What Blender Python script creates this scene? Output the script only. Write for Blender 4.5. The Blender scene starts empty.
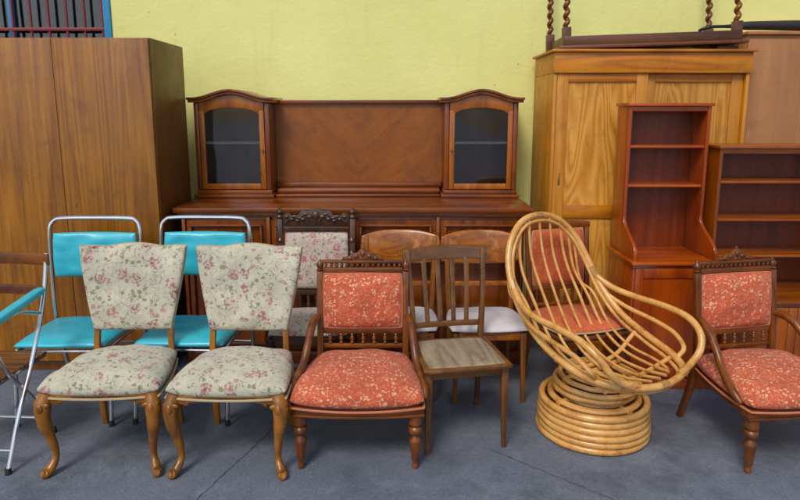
import bpy, bmesh, math, random
from mathutils import Vector, Matrix, Euler, noise
random.seed(7)
rad = math.radians
scene = bpy.context.scene

# ---------------------------------------------------------------- nodes
def N(nt, typ, ins=None, **props):
    n = nt.nodes.new(typ)
    for k, v in props.items(): setattr(n, k, v)
    for k, v in (ins or {}).items():
        s = n.inputs[k]
        if isinstance(v, bpy.types.NodeSocket): nt.links.new(v, s)
        else: s.default_value = v
    return n
def M(nt, op, a, b=0.0, clamp=False):
    return N(nt, 'ShaderNodeMath', {0: a, 1: b}, operation=op, use_clamp=clamp).outputs[0]
def VM(nt, op, a, b):
    return N(nt, 'ShaderNodeVectorMath', {0: a, 1: b}, operation=op).outputs[0]
def c4(c): return (c[0], c[1], c[2], 1.0)
def MIX(nt, f, a, b, blend='MIX'):
    n = N(nt, 'ShaderNodeMix', data_type='RGBA', blend_type=blend)
    for i, v in ((0, f), (6, a), (7, b)):
        if isinstance(v, bpy.types.NodeSocket): nt.links.new(v, n.inputs[i])
        else: n.inputs[i].default_value = v if i == 0 else c4(v)
    return n.outputs[2]
def RAMP(nt, f, stops):
    n = N(nt, 'ShaderNodeValToRGB', {0: f}); e = n.color_ramp.elements
    while len(e) < len(stops): e.new(0.5)
    for i, (p, c) in enumerate(stops):
        e[i].position = p; e[i].color = c4(c) if not isinstance(c, (int, float)) else (c, c, c, 1)
    return n.outputs[0]
def NOISE(nt, vec, scale, detail=3, rough=.5, dist=0):
    return N(nt, 'ShaderNodeTexNoise', {'Vector': vec, 'Scale': scale, 'Detail': detail, 'Roughness': rough, 'Distortion': dist})
def newmat(name):
    m = bpy.data.materials.new(name); m.use_nodes = True
    nt = m.node_tree; b = nt.nodes['Principled BSDF']
    return m, nt, b
def setb(nt, b, **kw):
    names = dict(col='Base Color', rough='Roughness', metal='Metallic', coat='Coat Weight', crough='Coat Roughness',
                 sheen='Sheen Weight', nrm='Normal', trans='Transmission Weight', ior='IOR', spec='Specular IOR Level', alpha='Alpha')
    for k, v in kw.items():
        s = b.inputs[names[k]]
        if isinstance(v, bpy.types.NodeSocket): nt.links.new(v, s)
        else: s.default_value = c4(v) if k == 'col' and len(v) == 3 else v
def BUMP(nt, h, strength=.3, dist=.002):
    return N(nt, 'ShaderNodeBump', {'Height': h, 'Strength': strength, 'Distance': dist}).outputs[0]

def wood(name, dark, light, axis='Z', scale=1.0, rough=.42, coat=.25, rings=9, contrast=.55, mirror=None, wear=.0, stretch=.09, fine=.35, sat=1.14):
    m, nt, b = newmat(name)
    tc = N(nt, 'ShaderNodeTexCoord').outputs['Object']
    rnd = N(nt, 'ShaderNodeObjectInfo').outputs['Random']
    src = tc
    if mirror is not None:
        sp = N(nt, 'ShaderNodeSeparateXYZ', {0: tc})
        ax = M(nt, 'ABSOLUTE', M(nt, 'SUBTRACT', sp.outputs[0], mirror))
        cb = N(nt, 'ShaderNodeCombineXYZ', {0: ax, 1: sp.outputs[1], 2: sp.outputs[2]})
        rot = N(nt, 'ShaderNodeMapping', {'Vector': cb.outputs[0], 'Rotation': (0, rad(40), 0)})
        src = rot.outputs[0]
    else:
        off = M(nt, 'MULTIPLY', rnd, 13.0)
        src = VM(nt, 'ADD', tc, N(nt, 'ShaderNodeCombineXYZ', {0: off, 1: off, 2: off}).outputs[0])
    st = stretch
    sc = {'X': (st, 1, 1), 'Y': (1, st, 1), 'Z': (1, 1, st)}[axis]
    mp = N(nt, 'ShaderNodeMapping', {'Vector': src, 'Scale': tuple(s*scale for s in sc)}).outputs[0]
    n1 = NOISE(nt, mp, 3.2, 2, .45, .25).outputs[0]
    ring = M(nt, 'PINGPONG', M(nt, 'MULTIPLY', n1, float(rings)), .5)
    ring = M(nt, 'POWER', M(nt, 'MULTIPLY', ring, 2.0), .8)
    n2 = NOISE(nt, mp, 70, 4, .65).outputs[0]
    n3 = NOISE(nt, mp, 9, 3, .6).outputs[0]
    f = M(nt, 'MULTIPLY', ring, contrast)
    f = M(nt, 'ADD', f, M(nt, 'MULTIPLY', M(nt, 'SUBTRACT', n2, .5), fine*2.2))
    f = M(nt, 'ADD', f, M(nt, 'MULTIPLY', n3, 1-contrast), clamp=True)
    col = RAMP(nt, f, [(0.12, dark), (.88, light)])
    big = NOISE(nt, tc, 2.3, 3, .5).outputs[0]
    hv = M(nt, 'ADD', M(nt, 'MULTIPLY', rnd, .22), M(nt, 'ADD', M(nt, 'MULTIPLY', big, .5), .62))
    hn = N(nt, 'ShaderNodeHueSaturation', {'Value': hv, 'Saturation': sat, 'Color': col}).outputs[0]
    if wear > 0:
        w = NOISE(nt, tc, 14, 5, .7).outputs[0]
        wm = RAMP(nt, w, [(.56, 0.0), (.68, wear)])
        hn = MIX(nt, wm, hn, (light[0]*1.25, light[1]*1.3, light[2]*1.5))
    sc_ = NOISE(nt, tc, 5.5, 6, .72, .4).outputs[0]
    hn = MIX(nt, RAMP(nt, sc_, [(.52, 0.0), (.72, .5)]), hn, (dark[0]*.55, dark[1]*.55, dark[2]*.55))
    # fine scratches
    scr = NOISE(nt, N(nt, 'ShaderNodeMapping', {'Vector': src, 'Rotation': (.3, .5, .2), 'Scale': (90, 90, 5)}).outputs[0], 1.0, 2, .5).outputs[0]
    hn = MIX(nt, RAMP(nt, scr, [(.70, 0.0), (.76, .28)]), hn, (light[0]*1.3, light[1]*1.4, light[2]*1.8))
    rr = M(nt, 'ADD', M(nt, 'MULTIPLY', sc_, .4), rough-.19)
    setb(nt, b, col=hn, rough=rr, coat=coat, crough=.22, nrm=BUMP(nt, n2, .25, .0012))
    return m

def plain(name, col, rough=.5, metal=0, coat=0, bump=.0, var=.15, scale=20):
    m, nt, b = newmat(name)
    tc = N(nt, 'ShaderNodeTexCoord').outputs['Object']
    n = NOISE(nt, tc, scale, 4, .6).outputs[0]
    hv = M(nt, 'ADD', M(nt, 'MULTIPLY', n, var*2), 1-var)
    c = N(nt, 'ShaderNodeHueSaturation', {'Value': hv, 'Color': c4(col)}).outputs[0]
    setb(nt, b, col=c, rough=M(nt, 'ADD', M(nt, 'MULTIPLY', n, .2), rough-.1), metal=metal, coat=coat)
    if bump: setb(nt, b, nrm=BUMP(nt, M(nt, 'ADD', NOISE(nt, tc, scale*12, 3, .6).outputs[0], M(nt, 'MULTIPLY', n, 2.0)), bump, .003))
    return m

def distort(nt, tc, sc, amt):
    n = NOISE(nt, tc, sc, 2, .5).outputs[1]
    d = N(nt, 'ShaderNodeVectorMath', {0: VM(nt, 'SUBTRACT', n, (.5, .5, .5)), 'Scale': amt}, operation='SCALE').outputs[0]
    return VM(nt, 'ADD', tc, d)

def floral(name, base, flo1, flo2, leaf, s=1.0):
    m, nt, b = newmat(name)
    tc0 = N(nt, 'ShaderNodeTexCoord').outputs['Object']
    rnd = N(nt, 'ShaderNodeObjectInfo').outputs['Random']
    off = M(nt, 'MULTIPLY', rnd, 5.0)
    tc = VM(nt, 'ADD', tc0, N(nt, 'ShaderNodeCombineXYZ', {0: off, 1: off, 2: off}).outputs[0])
    d1 = distort(nt, tc, 38*s, .026/s)
    vn = NOISE(nt, tc, 17*s, 2, .5, .6).outputs[0]
    brk = RAMP(nt, NOISE(nt, tc, 40*s, 1, .5).outputs[0], [(.42, 0.0), (.5, .8)])
    vine = M(nt, 'LESS_THAN', M(nt, 'ABSOLUTE', M(nt, 'SUBTRACT', vn, .5)), .014)
    col = MIX(nt, M(nt, 'MULTIPLY', vine, brk), base, leaf)
    tone = RAMP(nt, NOISE(nt, d1, 48*s, 2, .5).outputs[0], [(.48, 0.0), (.54, .22)])
    col = MIX(nt, tone, col, (base[0]*.66, base[1]*.68, base[2]*.6))
    v3 = N(nt, 'ShaderNodeTexVoronoi', {'Vector': d1, 'Scale': 33*s})
    lr = N(nt, 'ShaderNodeSeparateColor', {0: v3.outputs['Color']})
    lm = M(nt, 'MULTIPLY', M(nt, 'LESS_THAN', v3.outputs['Distance'], .36), M(nt, 'GREATER_THAN', lr.outputs[0], .58))
    lcol = MIX(nt, M(nt, 'GREATER_THAN', lr.outputs[1], .6), leaf, flo2)
    col = MIX(nt, M(nt, 'MULTIPLY', lm, .72), col, lcol)
    v1 = N(nt, 'ShaderNodeTexVoronoi', {'Vector': d1, 'Scale': 11.5*s, 'Randomness': .8})
    cr = N(nt, 'ShaderNodeSeparateColor', {0: v1.outputs['Color']})
    fm = M(nt, 'MULTIPLY', M(nt, 'LESS_THAN', v1.outputs['Distance'], .36), M(nt, 'GREATER_THAN', cr.outputs[2], .15))
    fc = MIX(nt, cr.outputs[0], flo1, flo2)
    pet = NOISE(nt, tc, 75*s, 2, .5).outputs[0]
    fc = MIX(nt, RAMP(nt, pet, [(.44, 0.0), (.54, .8)]), fc, base)
    fc = MIX(nt, M(nt, 'LESS_THAN', v1.outputs['Distance'], .1), fc, (flo1[0]*.5, flo1[1]*.45, flo1[2]*.5))
    col = MIX(nt, M(nt, 'MULTIPLY', fm, .9), col, fc)
    dirt = NOISE(nt, tc0, 7, 4, .6).outputs[0]
    col = N(nt, 'ShaderNodeHueSaturation', {'Value': M(nt, 'ADD', M(nt, 'MULTIPLY', dirt, .6), .64), 'Color': col}).outputs[0]
    wv = NOISE(nt, tc0, 420, 2, .6).outputs[0]
    h = M(nt, 'ADD', wv, M(nt, 'MULTIPLY', NOISE(nt, tc0, 14, 3, .6).outputs[0], 6.0))
    setb(nt, b, col=col, rough=.9, sheen=.15, nrm=BUMP(nt, h, .6, .004))
    return m

def redfab(name, base, pat, s=1.0, amt=1.0):
    m, nt, b = newmat(name)
    tc0 = N(nt, 'ShaderNodeTexCoord').outputs['Object']
    d1 = distort(nt, tc0, 90*s, .018/s)
    v = N(nt, 'ShaderNodeTexVoronoi', {'Vector': d1, 'Scale': 70*s})
    cr = N(nt, 'ShaderNodeSeparateColor', {0: v.outputs['Color']})
    m1 = M(nt, 'MULTIPLY', M(nt, 'LESS_THAN', v.outputs['Distance'], .44), M(nt, 'GREATER_THAN', cr.outputs[0], .28))
    vb = N(nt, 'ShaderNodeTexVoronoi', {'Vector': distort(nt, tc0, 30*s, .03/s), 'Scale': 18*s, 'Randomness': .45})
    clus = M(nt, 'LESS_THAN', vb.outputs['Distance'], .47)
    mk = M(nt, 'MULTIPLY', m1, M(nt, 'ADD', M(nt, 'MULTIPLY', clus, .66), .18))
    vn = NOISE(nt, tc0, 30*s, 1, .5, .8).outputs[0]
    vine = M(nt, 'MULTIPLY', M(nt, 'LESS_THAN', M(nt, 'ABSOLUTE', M(nt, 'SUBTRACT', vn, .5)), .013), .5)
    mk = M(nt, 'MULTIPLY', M(nt, 'MAXIMUM', mk, vine), amt)
    col = MIX(nt, mk, base, pat)
    dirt = NOISE(nt, tc0, 6, 4, .6).outputs[0]
    col = N(nt, 'ShaderNodeHueSaturation', {'Value': M(nt, 'ADD', M(nt, 'MULTIPLY', dirt, .8), .6), 'Color': col}).outputs[0]
    wv = NOISE(nt, tc0, 420, 2, .6).outputs[0]
    setb(nt, b, col=col, rough=.88, sheen=.06, nrm=BUMP(nt, M(nt, 'ADD', wv, M(nt, 'MULTIPLY', NOISE(nt, tc0, 13, 3, .6).outputs[0], 6.0)), .6, .004))
    return m

# ---------------------------------------------------------------- mesh helpers
def parent(name, loc=(0, 0, 0), rz=0, rot=None):
    e = bpy.data.objects.new(name, None); scene.collection.objects.link(e)
    e.location = loc; e.rotation_euler = rot if rot else (0, 0, rad(rz)); e.empty_display_size = .1
    return e
def finish(bm, name, mat, P, bev=0, sharp=.6, segs=2):
    bmesh.ops.remove_doubles(bm, verts=bm.verts, dist=1e-5)
    bmesh.ops.recalc_face_normals(bm, faces=bm.faces)
    if bev:
        es = [e for e in bm.edges if len(e.link_faces) == 2 and e.calc_face_angle(0) > .5]
        bmesh.ops.bevel(bm, geom=es, offset=bev, segments=segs, affect='EDGES', profile=.5, clamp_overlap=True)
    for f in bm.faces: f.smooth = True
    for e in bm.edges:
        if len(e.link_faces) == 2 and e.calc_face_angle(0) > sharp: e.smooth = False
    me = bpy.data.meshes.new(name); bm.to_mesh(me); bm.free()
    o = bpy.data.objects.new(name, me); scene.collection.objects.link(o)
    me.materials.append(mat)
    if P: o.parent = P
    return o
def addbox(bm, x, y, z, mtx=None):
    c = Vector(((x[0]+x[1])/2, (y[0]+y[1])/2, (z[0]+z[1])/2))
    m = Matrix.Translation(c) @ (mtx or Matrix()) @ Matrix.Diagonal((abs(x[1]-x[0]), abs(y[1]-y[0]), abs(z[1]-z[0]), 1))
    bmesh.ops.create_cube(bm, size=1, matrix=m)
def box(P, name, x, y, z, mat, bev=.004, rot=None):
    bm = bmesh.new(); addbox(bm, x, y, z, Euler([rad(a) for a in rot]).to_matrix().to_4x4() if rot else None)
    return finish(bm, name, mat, P, bev)
def boxes(P, name, lst, mat, bev=.003):
    bm = bmesh.new()
    for x, y, z in lst: addbox(bm, x, y, z)
    bm.faces.ensure_lookup_table()
    return finish_nomerge(bm, name, mat, P, bev)
def finish_nomerge(bm, name, mat, P, bev=0, sharp=.6):
    if bev:
        es = [e for e in bm.edges if len(e.link_faces) == 2 and e.calc_face_angle(0) > .5]
        bmesh.ops.bevel(bm, geom=es, offset=bev, segments=2, affect='EDGES', profile=.5, clamp_overlap=True)
    for f in bm.faces: f.smooth = True
    for e in bm.edges:
        if len(e.link_faces) == 2 and e.calc_face_angle(0) > sharp: e.smooth = False
    me = bpy.data.meshes.new(name); bm.to_mesh(me); bm.free()
    o = bpy.data.objects.new(name, me); scene.collection.objects.link(o)
    me.materials.append(mat)
    if P: o.parent = P
    return o

def catmull(pts, n=8, closed=False):
    P = [Vector(p) for p in pts]; L = len(P); out = []
    if L == 2 and not closed:
        return [P[0].lerp(P[1], i/4) for i in range(5)], [i/4 for i in range(5)]
    segs = L if closed else L-1; par = []
    for i in range(segs):
        if closed: a, b, c, d = P[(i-1) % L], P[i], P[(i+1) % L], P[(i+2) % L]
        else:
            b, c = P[i], P[i+1]
            a = P[i-1] if i > 0 else b*2-c
            d = P[i+2] if i+2 < L else c*2-b
        for k in range(n):
            t = k/n
            out.append(.5*((2*b)+(-a+c)*t+(2*a-5*b+4*c-d)*t*t+(-a+3*b-3*c+d)*t**3)); par.append(i+t)
    if not closed: out.append(P[-1]); par.append(segs)
    return out, par
def sweep(bm, pts, radii, res=10, closed=False, flat=1.0, upref=None):
    n = len(pts); rings = []
    tang = []
    for i in range(n):
        a = pts[(i-1) % n] if (closed or i > 0) else pts[i]
        b = pts[(i+1) % n] if (closed or i < n-1) else pts[i]
        tang.append((b-a).normalized())
    up = Vector(upref) if upref else (Vector((0, 0, 1)) if abs(tang[0].z) < .9 else Vector((1, 0, 0)))
    nrm = (up-tang[0]*up.dot(tang[0])).normalized()
    for i in range(n):
        if i > 0:
            if upref:
                u = Vector(upref); w = u-tang[i]*u.dot(tang[i]); nrm = w.normalized() if w.length > .05 else (nrm-tang[i]*nrm.dot(tang[i])).normalized()
            else:
                nrm = (nrm-tang[i]*nrm.dot(tang[i])).normalized()
        bn = tang[i].cross(nrm)
        r = radii[i]
        rings.append([bm.verts.new(pts[i]+nrm*(math.cos(2*math.pi*k/res)*r*flat)+bn*(math.sin(2*math.pi*k/res)*r)) for k in range(res)])
    m = n if closed else n-1
    for i in range(m):
        A, B = rings[i], rings[(i+1) % n]
        sh = 0
        if closed and i == n-1:
            best = 1e9
            for s in range(res):
                d = (A[0].co-B[s].co).length
                if d < best: best, sh = d, s
        for k in range(res):
            bm.faces.new((A[k], A[(k+1) % res], B[(k+1+sh) % res], B[(k+sh) % res]))
    if not closed:
        bm.faces.new(rings[0][::-1]); bm.faces.new(rings[-1])
def radarr(r, par, L):
    if not isinstance(r, (list, tuple)): return [r]*len(par)
    out = []
    for p in par:
        i = min(int(p), len(r)-2); t = p-i; t = t*t*(3-2*t)
        out.append(r[i]*(1-t)+r[i+1]*t)
    return out
def tube(P, name, pts, r, mat, closed=False, res=10, n=8, flat=1.0, upref=None):
    bm = bmesh.new(); p, par = catmull(pts, n, closed)
    sweep(bm, p, radarr(r, par, len(pts)), res, closed, flat, upref)
    return finish(bm, name, mat, P)
def tubes(P, name, lst, mat, res=8, n=8, flat=1.0):
    bm = bmesh.new()
    for pts, r, closed in lst:
        p, par = catmull(pts, n, closed); sweep(bm, p, radarr(r, par, len(pts)), res, closed, flat)
    return finish(bm, name, mat, P)
def addturn(bm, p0, p1, prof, res=16):
    p0 = Vector(p0); p1 = Vector(p1); L = (p1-p0)
    q = L.to_track_quat('Z', 'Y').to_matrix()
    rings = []
    for t, r in prof:
        c = p0+L*t
        rings.append([bm.verts.new(c+q @ Vector((math.cos(2*math.pi*k/res)*r, math.sin(2*math.pi*k/res)*r, 0))) for k in range(res)])
    for A, B in zip(rings, rings[1:]):
        for k in range(res): bm.faces.new((A[k], A[(k+1) % res], B[(k+1) % res], B[k]))
    bm.faces.new(rings[0][::-1]); bm.faces.new(rings[-1])
def turned(P, name, lst, mat, res=16):
    bm = bmesh.new()
    for p0, p1, prof in lst: addturn(bm, p0, p1, prof, res)
    return finish(bm, name, mat, P, sharp=.9)
def post(P, name, secs, mat, bev=.004):
    bm = bmesh.new(); rings = []
    for (x, y, z), (w, d) in secs:
        rings.append([bm.verts.new((x+a*w/2, y+b*d/2, z)) for a, b in ((-1, -1), (1, -1), (1, 1), (-1, 1))])
    for A, B in zip(rings, rings[1:]):
        for k in range(4): bm.faces.new((A[k], A[(k+1) % 4], B[(k+1) % 4], B[k]))
    bm.faces.new(rings[0][::-1]); bm.faces.new(rings[-1])
    return finish(bm, name, mat, P, bev)
def smoothsecs(secs, n=5):
    pts, par = catmull([s[0] for s in secs], n)
    w = radarr([s[1][0] for s in secs], par, 0); d = radarr([s[1][1] for s in secs], par, 0)
    return [(tuple(p), (a, b)) for p, a, b in zip(pts, w, d)]
def outline(P, name, pts, plane, a, b, mat, bev=.004):
    bm = bmesh.new()
    def mk(u, v, w):
        return {'XZ': (u, w, v), 'YZ': (w, u, v), 'XY': (u, v, w)}[plane]
    v0 = [bm.verts.new(mk(u, v, a)) for u, v in pts]; v1 = [bm.verts.new(mk(u, v, b)) for u, v in pts]
    bm.faces.new(v0); bm.faces.new(v1[::-1]); n = len(pts)
    for i in range(n): bm.faces.new((v0[i], v0[(i+1) % n], v1[(i+1) % n], v1[i]))
    bmesh.ops.recalc_face_normals(bm, faces=bm.faces)
    if bev:
        fs = [f for f in bm.faces if len(f.verts) == n]
        es = set(e for f in fs for e in f.edges)
        bmesh.ops.bevel(bm, geom=list(es), offset=bev, segments=2, affect='EDGES', profile=.5, clamp_overlap=True)
    return finish(bm, name, mat, P)
def solid(P, name, fn, th, mat, ns=14, nt_=6, bev=0):
    bm = bmesh.new(); th = Vector(th)
    F = [[bm.verts.new(fn(-1+2*i/ns, -1+2*j/nt_)) for j in range(nt_+1)] for i in range(ns+1)]
    B = [[bm.verts.new(Vector(fn(-1+2*i/ns, -1+2*j/nt_))+th) for j in range(nt_+1)] for i in range(ns+1)]
    for i in range(ns):
        for j in range(nt_):
            bm.faces.new((F[i][j], F[i+1][j], F[i+1][j+1], F[i][j+1])); bm.faces.new((B[i][j], B[i][j+1], B[i+1][j+1], B[i+1][j]))
    for i in range(ns):
        for j in (0, nt_): bm.faces.new((F[i][j], F[i+1][j], B[i+1][j], B[i][j]))
    for j in range(nt_):
        for i in (0, ns): bm.faces.new((F[i][j], F[i][j+1], B[i][j+1], B[i][j]))
    return finish(bm, name, mat, P, bev)
def cushion(P, name, mat, cfn, nrm, top, bot, n=30, c=.22, piping=None, wob=.0):
    bm = bmesh.new(); nrm = Vector(nrm); seed = random.random()*50
    def st(i, j):
        s0 = math.sin(math.pi/2*(2*i/n-1)); t0 = math.sin(math.pi/2*(2*j/n-1))
        return s0, t0, s0*math.sqrt(1-c*t0*t0/2), t0*math.sqrt(1-c*s0*s0/2)
    T = []; B = []
    for i in range(n+1):
        rt = []; rb = []
        for j in range(n+1):
            s0, t0, s, t = st(i, j); e = max(0, (1-abs(s0)**10)*(1-abs(t0)**10))**.5
            C = Vector(cfn(s, t))
            w = noise.noise(Vector((s*2.5+seed, t*2.5, seed)))*wob*e
            rt.append(bm.verts.new(C+nrm*(top(s, t)*e+w))); rb.append(bm.verts.new(C-nrm*bot(s, t)*e))
        T.append(rt); B.append(rb)
    for i in range(n):
        for j in range(n):
            bm.faces.new((T[i][j], T[i+1][j], T[i+1][j+1], T[i][j+1])); bm.faces.new((B[i][j], B[i][j+1], B[i+1][j+1], B[i+1][j]))
    o = finish(bm, name, mat, P, sharp=2.5)
    if piping:
        idx = [(i, 0) for i in range(n)]+[(n, j) for j in range(n)]+[(n-i, n) for i in range(n)]+[(0, n-j) for j in range(n)]
        pts = []
        for i, j in idx[::2]:
            _, _, s, t = st(i, j); pts.append(Vector(cfn(s, t))+nrm*piping[1])
        bm = bmesh.new(); sweep(bm, pts, [piping[0]]*len(pts), 6, True)
        finish(bm, name+'_piping', piping[2], P)
    return o
def blob(bm, c, r, sc=(1, 1, 1), u=10, v=7):
    bmesh.ops.create_uvsphere(bm, u_segments=u, v_segments=v, radius=r, matrix=Matrix.Translation(c) @ Matrix.Diagonal((*sc, 1)))
def blobs(P, name, lst, mat):
    bm = bmesh.new()
    for c, r, sc in lst: blob(bm, c, r, sc)
    return finish(bm, name, mat, P, sharp=2.5)

# ---------------------------------------------------------------- materials
W_ward = wood('walnut_veneer', (.16, .060, .015), (.40, .182, .055), 'Z', 1.0, .40, .2, 20, .32, stretch=.03, fine=.5)
W_ward_side = wood('walnut_side', (.10, .037, .010), (.23, .09, .027), 'Z', 1.0, .45, .1, 10, .3, stretch=.03)
W_side = wood('mahogany', (.080, .018, .006), (.26, .070, .017), 'X', 1.0, .31, .45, 8, .5)
W_sideZ = wood('mahogany_upright', (.085, .020, .006), (.28, .078, .019), 'Z', 1.0, .31, .45, 8, .5)
W_veneer = wood('figured_mahogany_veneer', (.14, .042, .012), (.30, .108, .031), 'X', 1.0, .34, .3, 4, .22, mirror=-.305, stretch=.3, fine=.3)
W_honey = wood('honey_mahogany', (.22, .060, .011), (.47, .165, .037), 'Z', 1.0, .34, .35, 8, .5)
W_pine = wood('pine_panel', (.43, .185, .05), (.68, .38, .135), 'Z', 1.3, .5, .1, 20, .6, stretch=.13, fine=.2)
W_pineF = wood('pine_frame', (.38, .155, .038), (.57, .285, .09), 'Z', 1.0, .5, .1, 8, .4, stretch=.07, fine=.25)
W_pineX = wood('pine_cornice', (.36, .11, .018), (.62, .265, .06), 'X', 1.2, .45, .15, 16, .6, stretch=.1, fine=.25)
W_red = wood('red_mahogany', (.20, .031, .007), (.43, .085, .018), 'Z', 1.0, .30, .45, 7, .45, stretch=.07)
W_redX = wood('red_mahogany_shelf', (.22, .034, .008), (.49, .105, .022), 'X', 1.0, .30, .45, 7, .45, stretch=.07)
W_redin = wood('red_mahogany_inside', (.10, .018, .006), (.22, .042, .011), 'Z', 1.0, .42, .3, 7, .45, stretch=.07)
W_bk2 = wood('brown_bookcase', (.16, .038, .01), (.36, .105, .028), 'Z', 1.0, .34, .4, 7, .45)
W_bk2X = wood('brown_bookcase_shelf', (.16, .038, .01), (.38, .115, .03), 'X', 1.0, .34, .4, 7, .45)
W_pink = wood('faded_beech_veneer', (.34, .16, .08), (.46, .24, .122), 'Z', 1.0, .6, .0, 8, .3, stretch=.04)
W_oak = wood('golden_oak', (.14, .050, .012), (.38, .168, .045), 'Z', 2.0, .36, .35, 6, .5, wear=.3, stretch=.15)
W_arm = wood('armchair_walnut', (.08, .023, .008), (.23, .077, .023), 'Z', 2.0, .34, .35, 6, .5, wear=.3, stretch=.15)
W_armX = wood('armchair_walnut_rail', (.08, .023, .008), (.23, .077, .023), 'X', 2.0, .34, .35, 6, .5, wear=.35, stretch=.15)
W_slat = wood('worn_brown_beech', (.07, .028, .011), (.20, .090, .032), 'Z', 2.0, .44, .2, 6, .5, wear=.4, stretch=.12)
W_slatX = wood('worn_brown_beech_rail', (.07, .028, .011), (.20, .090, .032), 'X', 2.0, .44, .2, 6, .5, wear=.4, stretch=.12)
W_slatseat = wood('greyed_seat_plywood', (.15, .112, .072), (.34, .265, .18), 'Y', 1.6, .55, .05, 9, .5, wear=.35, stretch=.12, sat=1.0)
W_ply = wood('faded_plywood', (.20, .058, .017), (.42, .165, .05), 'X', 2.0, .32, .4, 9, .6, wear=.7, stretch=.3)
W_mid = wood('mid_brown_wood', (.12, .04, .012), (.28, .115, .035), 'Z', 2.0, .42, .25, 6, .5, wear=.2, stretch=.12)
W_dark = wood('dark_carved_wood', (.022, .010, .006), (.09, .038, .02), 'Z', 2.0, .35, .4, 6, .5, wear=.15, stretch=.15)
W_table = wood('dark_table_wood', (.05, .02, .01), (.15, .06, .03), 'X', 1.5, .45, .15, 6, .5, wear=.3)
F_cream = floral('cream_floral_tapestry', (.56, .53, .41), (.28, .075, .12), (.42, .18, .16), (.17, .18, .07), 1.0)
F_pink = floral('pink_floral_tapestry', (.60, .50, .42), (.42, .08, .09), (.5, .2, .16), (.15, .2, .1), 1.2)
F_red = redfab('red_floral_brocade', (.50, .088, .034), (.74, .44, .27))
F_redplain = redfab('faded_red_upholstery', (.56, .10, .028), (.66, .25, .10), 1.5, .8)
F_lilac = plain('pale_lilac_upholstery', (.58, .545, .56), .85, bump=.4, var=.22, scale=9)
F_pipe = plain('gimp_trim', (.42, .34, .2), .8)
F_pipeR = plain('red_gimp_trim', (.5, .16, .08), .8)
V_turq = plain('turquoise_vinyl', (.03, .45, .57), .38, coat=.12, bump=.3, var=.16, scale=8)
chrome = plain('chrome_tube', (.72, .73, .75), .2, metal=1, var=.08)
steel = plain('dull_steel_tube', (.5, .52, .55), .35, metal=1, var=.15)
black = plain('black_plastic', (.015, .015, .017), .5)
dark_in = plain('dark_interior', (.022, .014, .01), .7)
brass = plain('aged_brass', (.4, .26, .09), .4, metal=1)
rubber = plain('black_rubber', (.02, .02, .02), .7)
M_blue = plain('blue_window_paint', (.03, .28, .52), .45, var=.15)
M_bar = plain('dark_red_bar_paint', (.22, .03, .035), .5, var=.3, scale=40)
M_trim = plain('pale_shelf_edge', (.66, .55, .42), .5)
M_joint = plain('paving_joint', (.08, .09, .108), .9, var=.5, scale=30)

def rattan():
    m, nt, b = newmat('rattan_cane')
    tc = N(nt, 'ShaderNodeTexCoord').outputs['Object']
    n = NOISE(nt, tc, 9, 4, .6).outputs[0]
    n2 = NOISE(nt, tc, 55, 3, .6).outputs[0]
    f = M(nt, 'ADD', M(nt, 'MULTIPLY', n, .7), M(nt, 'MULTIPLY', n2, .3))
    col = RAMP(nt, f, [(.31, (.30, .11, .02)), (.45, (.60, .285, .066)), (.68, (.74, .44, .14))])
    setb(nt, b, col=col, rough=.32, coat=.4, crough=.18, nrm=BUMP(nt, n2, .25, .002))
    return m
M_rat = rattan()
M_ratD = plain('rattan_binding', (.4, .19, .05), .45, coat=.2, var=.3, scale=60)

def glass():
    m, nt, b = newmat('cabinet_glass')
    tc = N(nt, 'ShaderNodeTexCoord').outputs['Object']
    n = NOISE(nt, tc, 5, 4, .6).outputs[0]
    out = nt.nodes['Material Output']
    tr = N(nt, 'ShaderNodeBsdfTransparent', {'Color': (.80, .83, .85, 1)})
    gl = N(nt, 'ShaderNodeBsdfGlossy', {'Color': (.9, .93, 1, 1), 'Roughness': M(nt, 'MULTIPLY', n, .1),
            'Normal': BUMP(nt, NOISE(nt, tc, 3, 1, .5).outputs[0], .3, .02)})
    fr = N(nt, 'ShaderNodeFresnel', {'IOR': 1.6})
    mx = N(nt, 'ShaderNodeMixShader', {0: fr.outputs[0], 1: tr.outputs[0], 2: gl.outputs[0]})
    nt.links.new(mx.outputs[0], out.inputs[0])
    return m
M_glass = glass()

def wallmat():
    m, nt, b = newmat('yellow_painted_plaster')
    tc = N(nt, 'ShaderNodeTexCoord').outputs['Object']
    n = NOISE(nt, tc, 1.1, 6, .6).outputs[0]
    n2 = NOISE(nt, tc, 40, 4, .6).outputs[0]
    col = RAMP(nt, n, [(.3, (.715, .715, .235)), (.7, (.80, .795, .30))])
    mp = N(nt, 'ShaderNodeMapping', {'Vector': tc, 'Scale': (3, 1, .35)}).outputs[0]
    st = NOISE(nt, mp, 3, 5, .65).outputs[0]
    col = MIX(nt, RAMP(nt, st, [(.55, 0.0), (.8, .25)]), col, (.48, .46, .22))
    v = N(nt, 'ShaderNodeTexVoronoi', {'Vector': distort(nt, tc, 60, .01), 'Scale': 5.5})
    cr = N(nt, 'ShaderNodeSeparateColor', {0: v.outputs['Color']})
    dot = M(nt, 'MULTIPLY', M(nt, 'LESS_THAN', v.outputs['Distance'], .04), M(nt, 'GREATER_THAN', cr.outputs[0], .6))
    col = MIX(nt, M(nt, 'MULTIPLY', dot, .6), col, (.2, .17, .1))
    setb(nt, b, col=col, rough=.8, nrm=BUMP(nt, M(nt, 'ADD', n2, M(nt, 'MULTIPLY', NOISE(nt, tc, 6, 4, .6).outputs[0], 2.0)), .4, .006))
    return m
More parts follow.
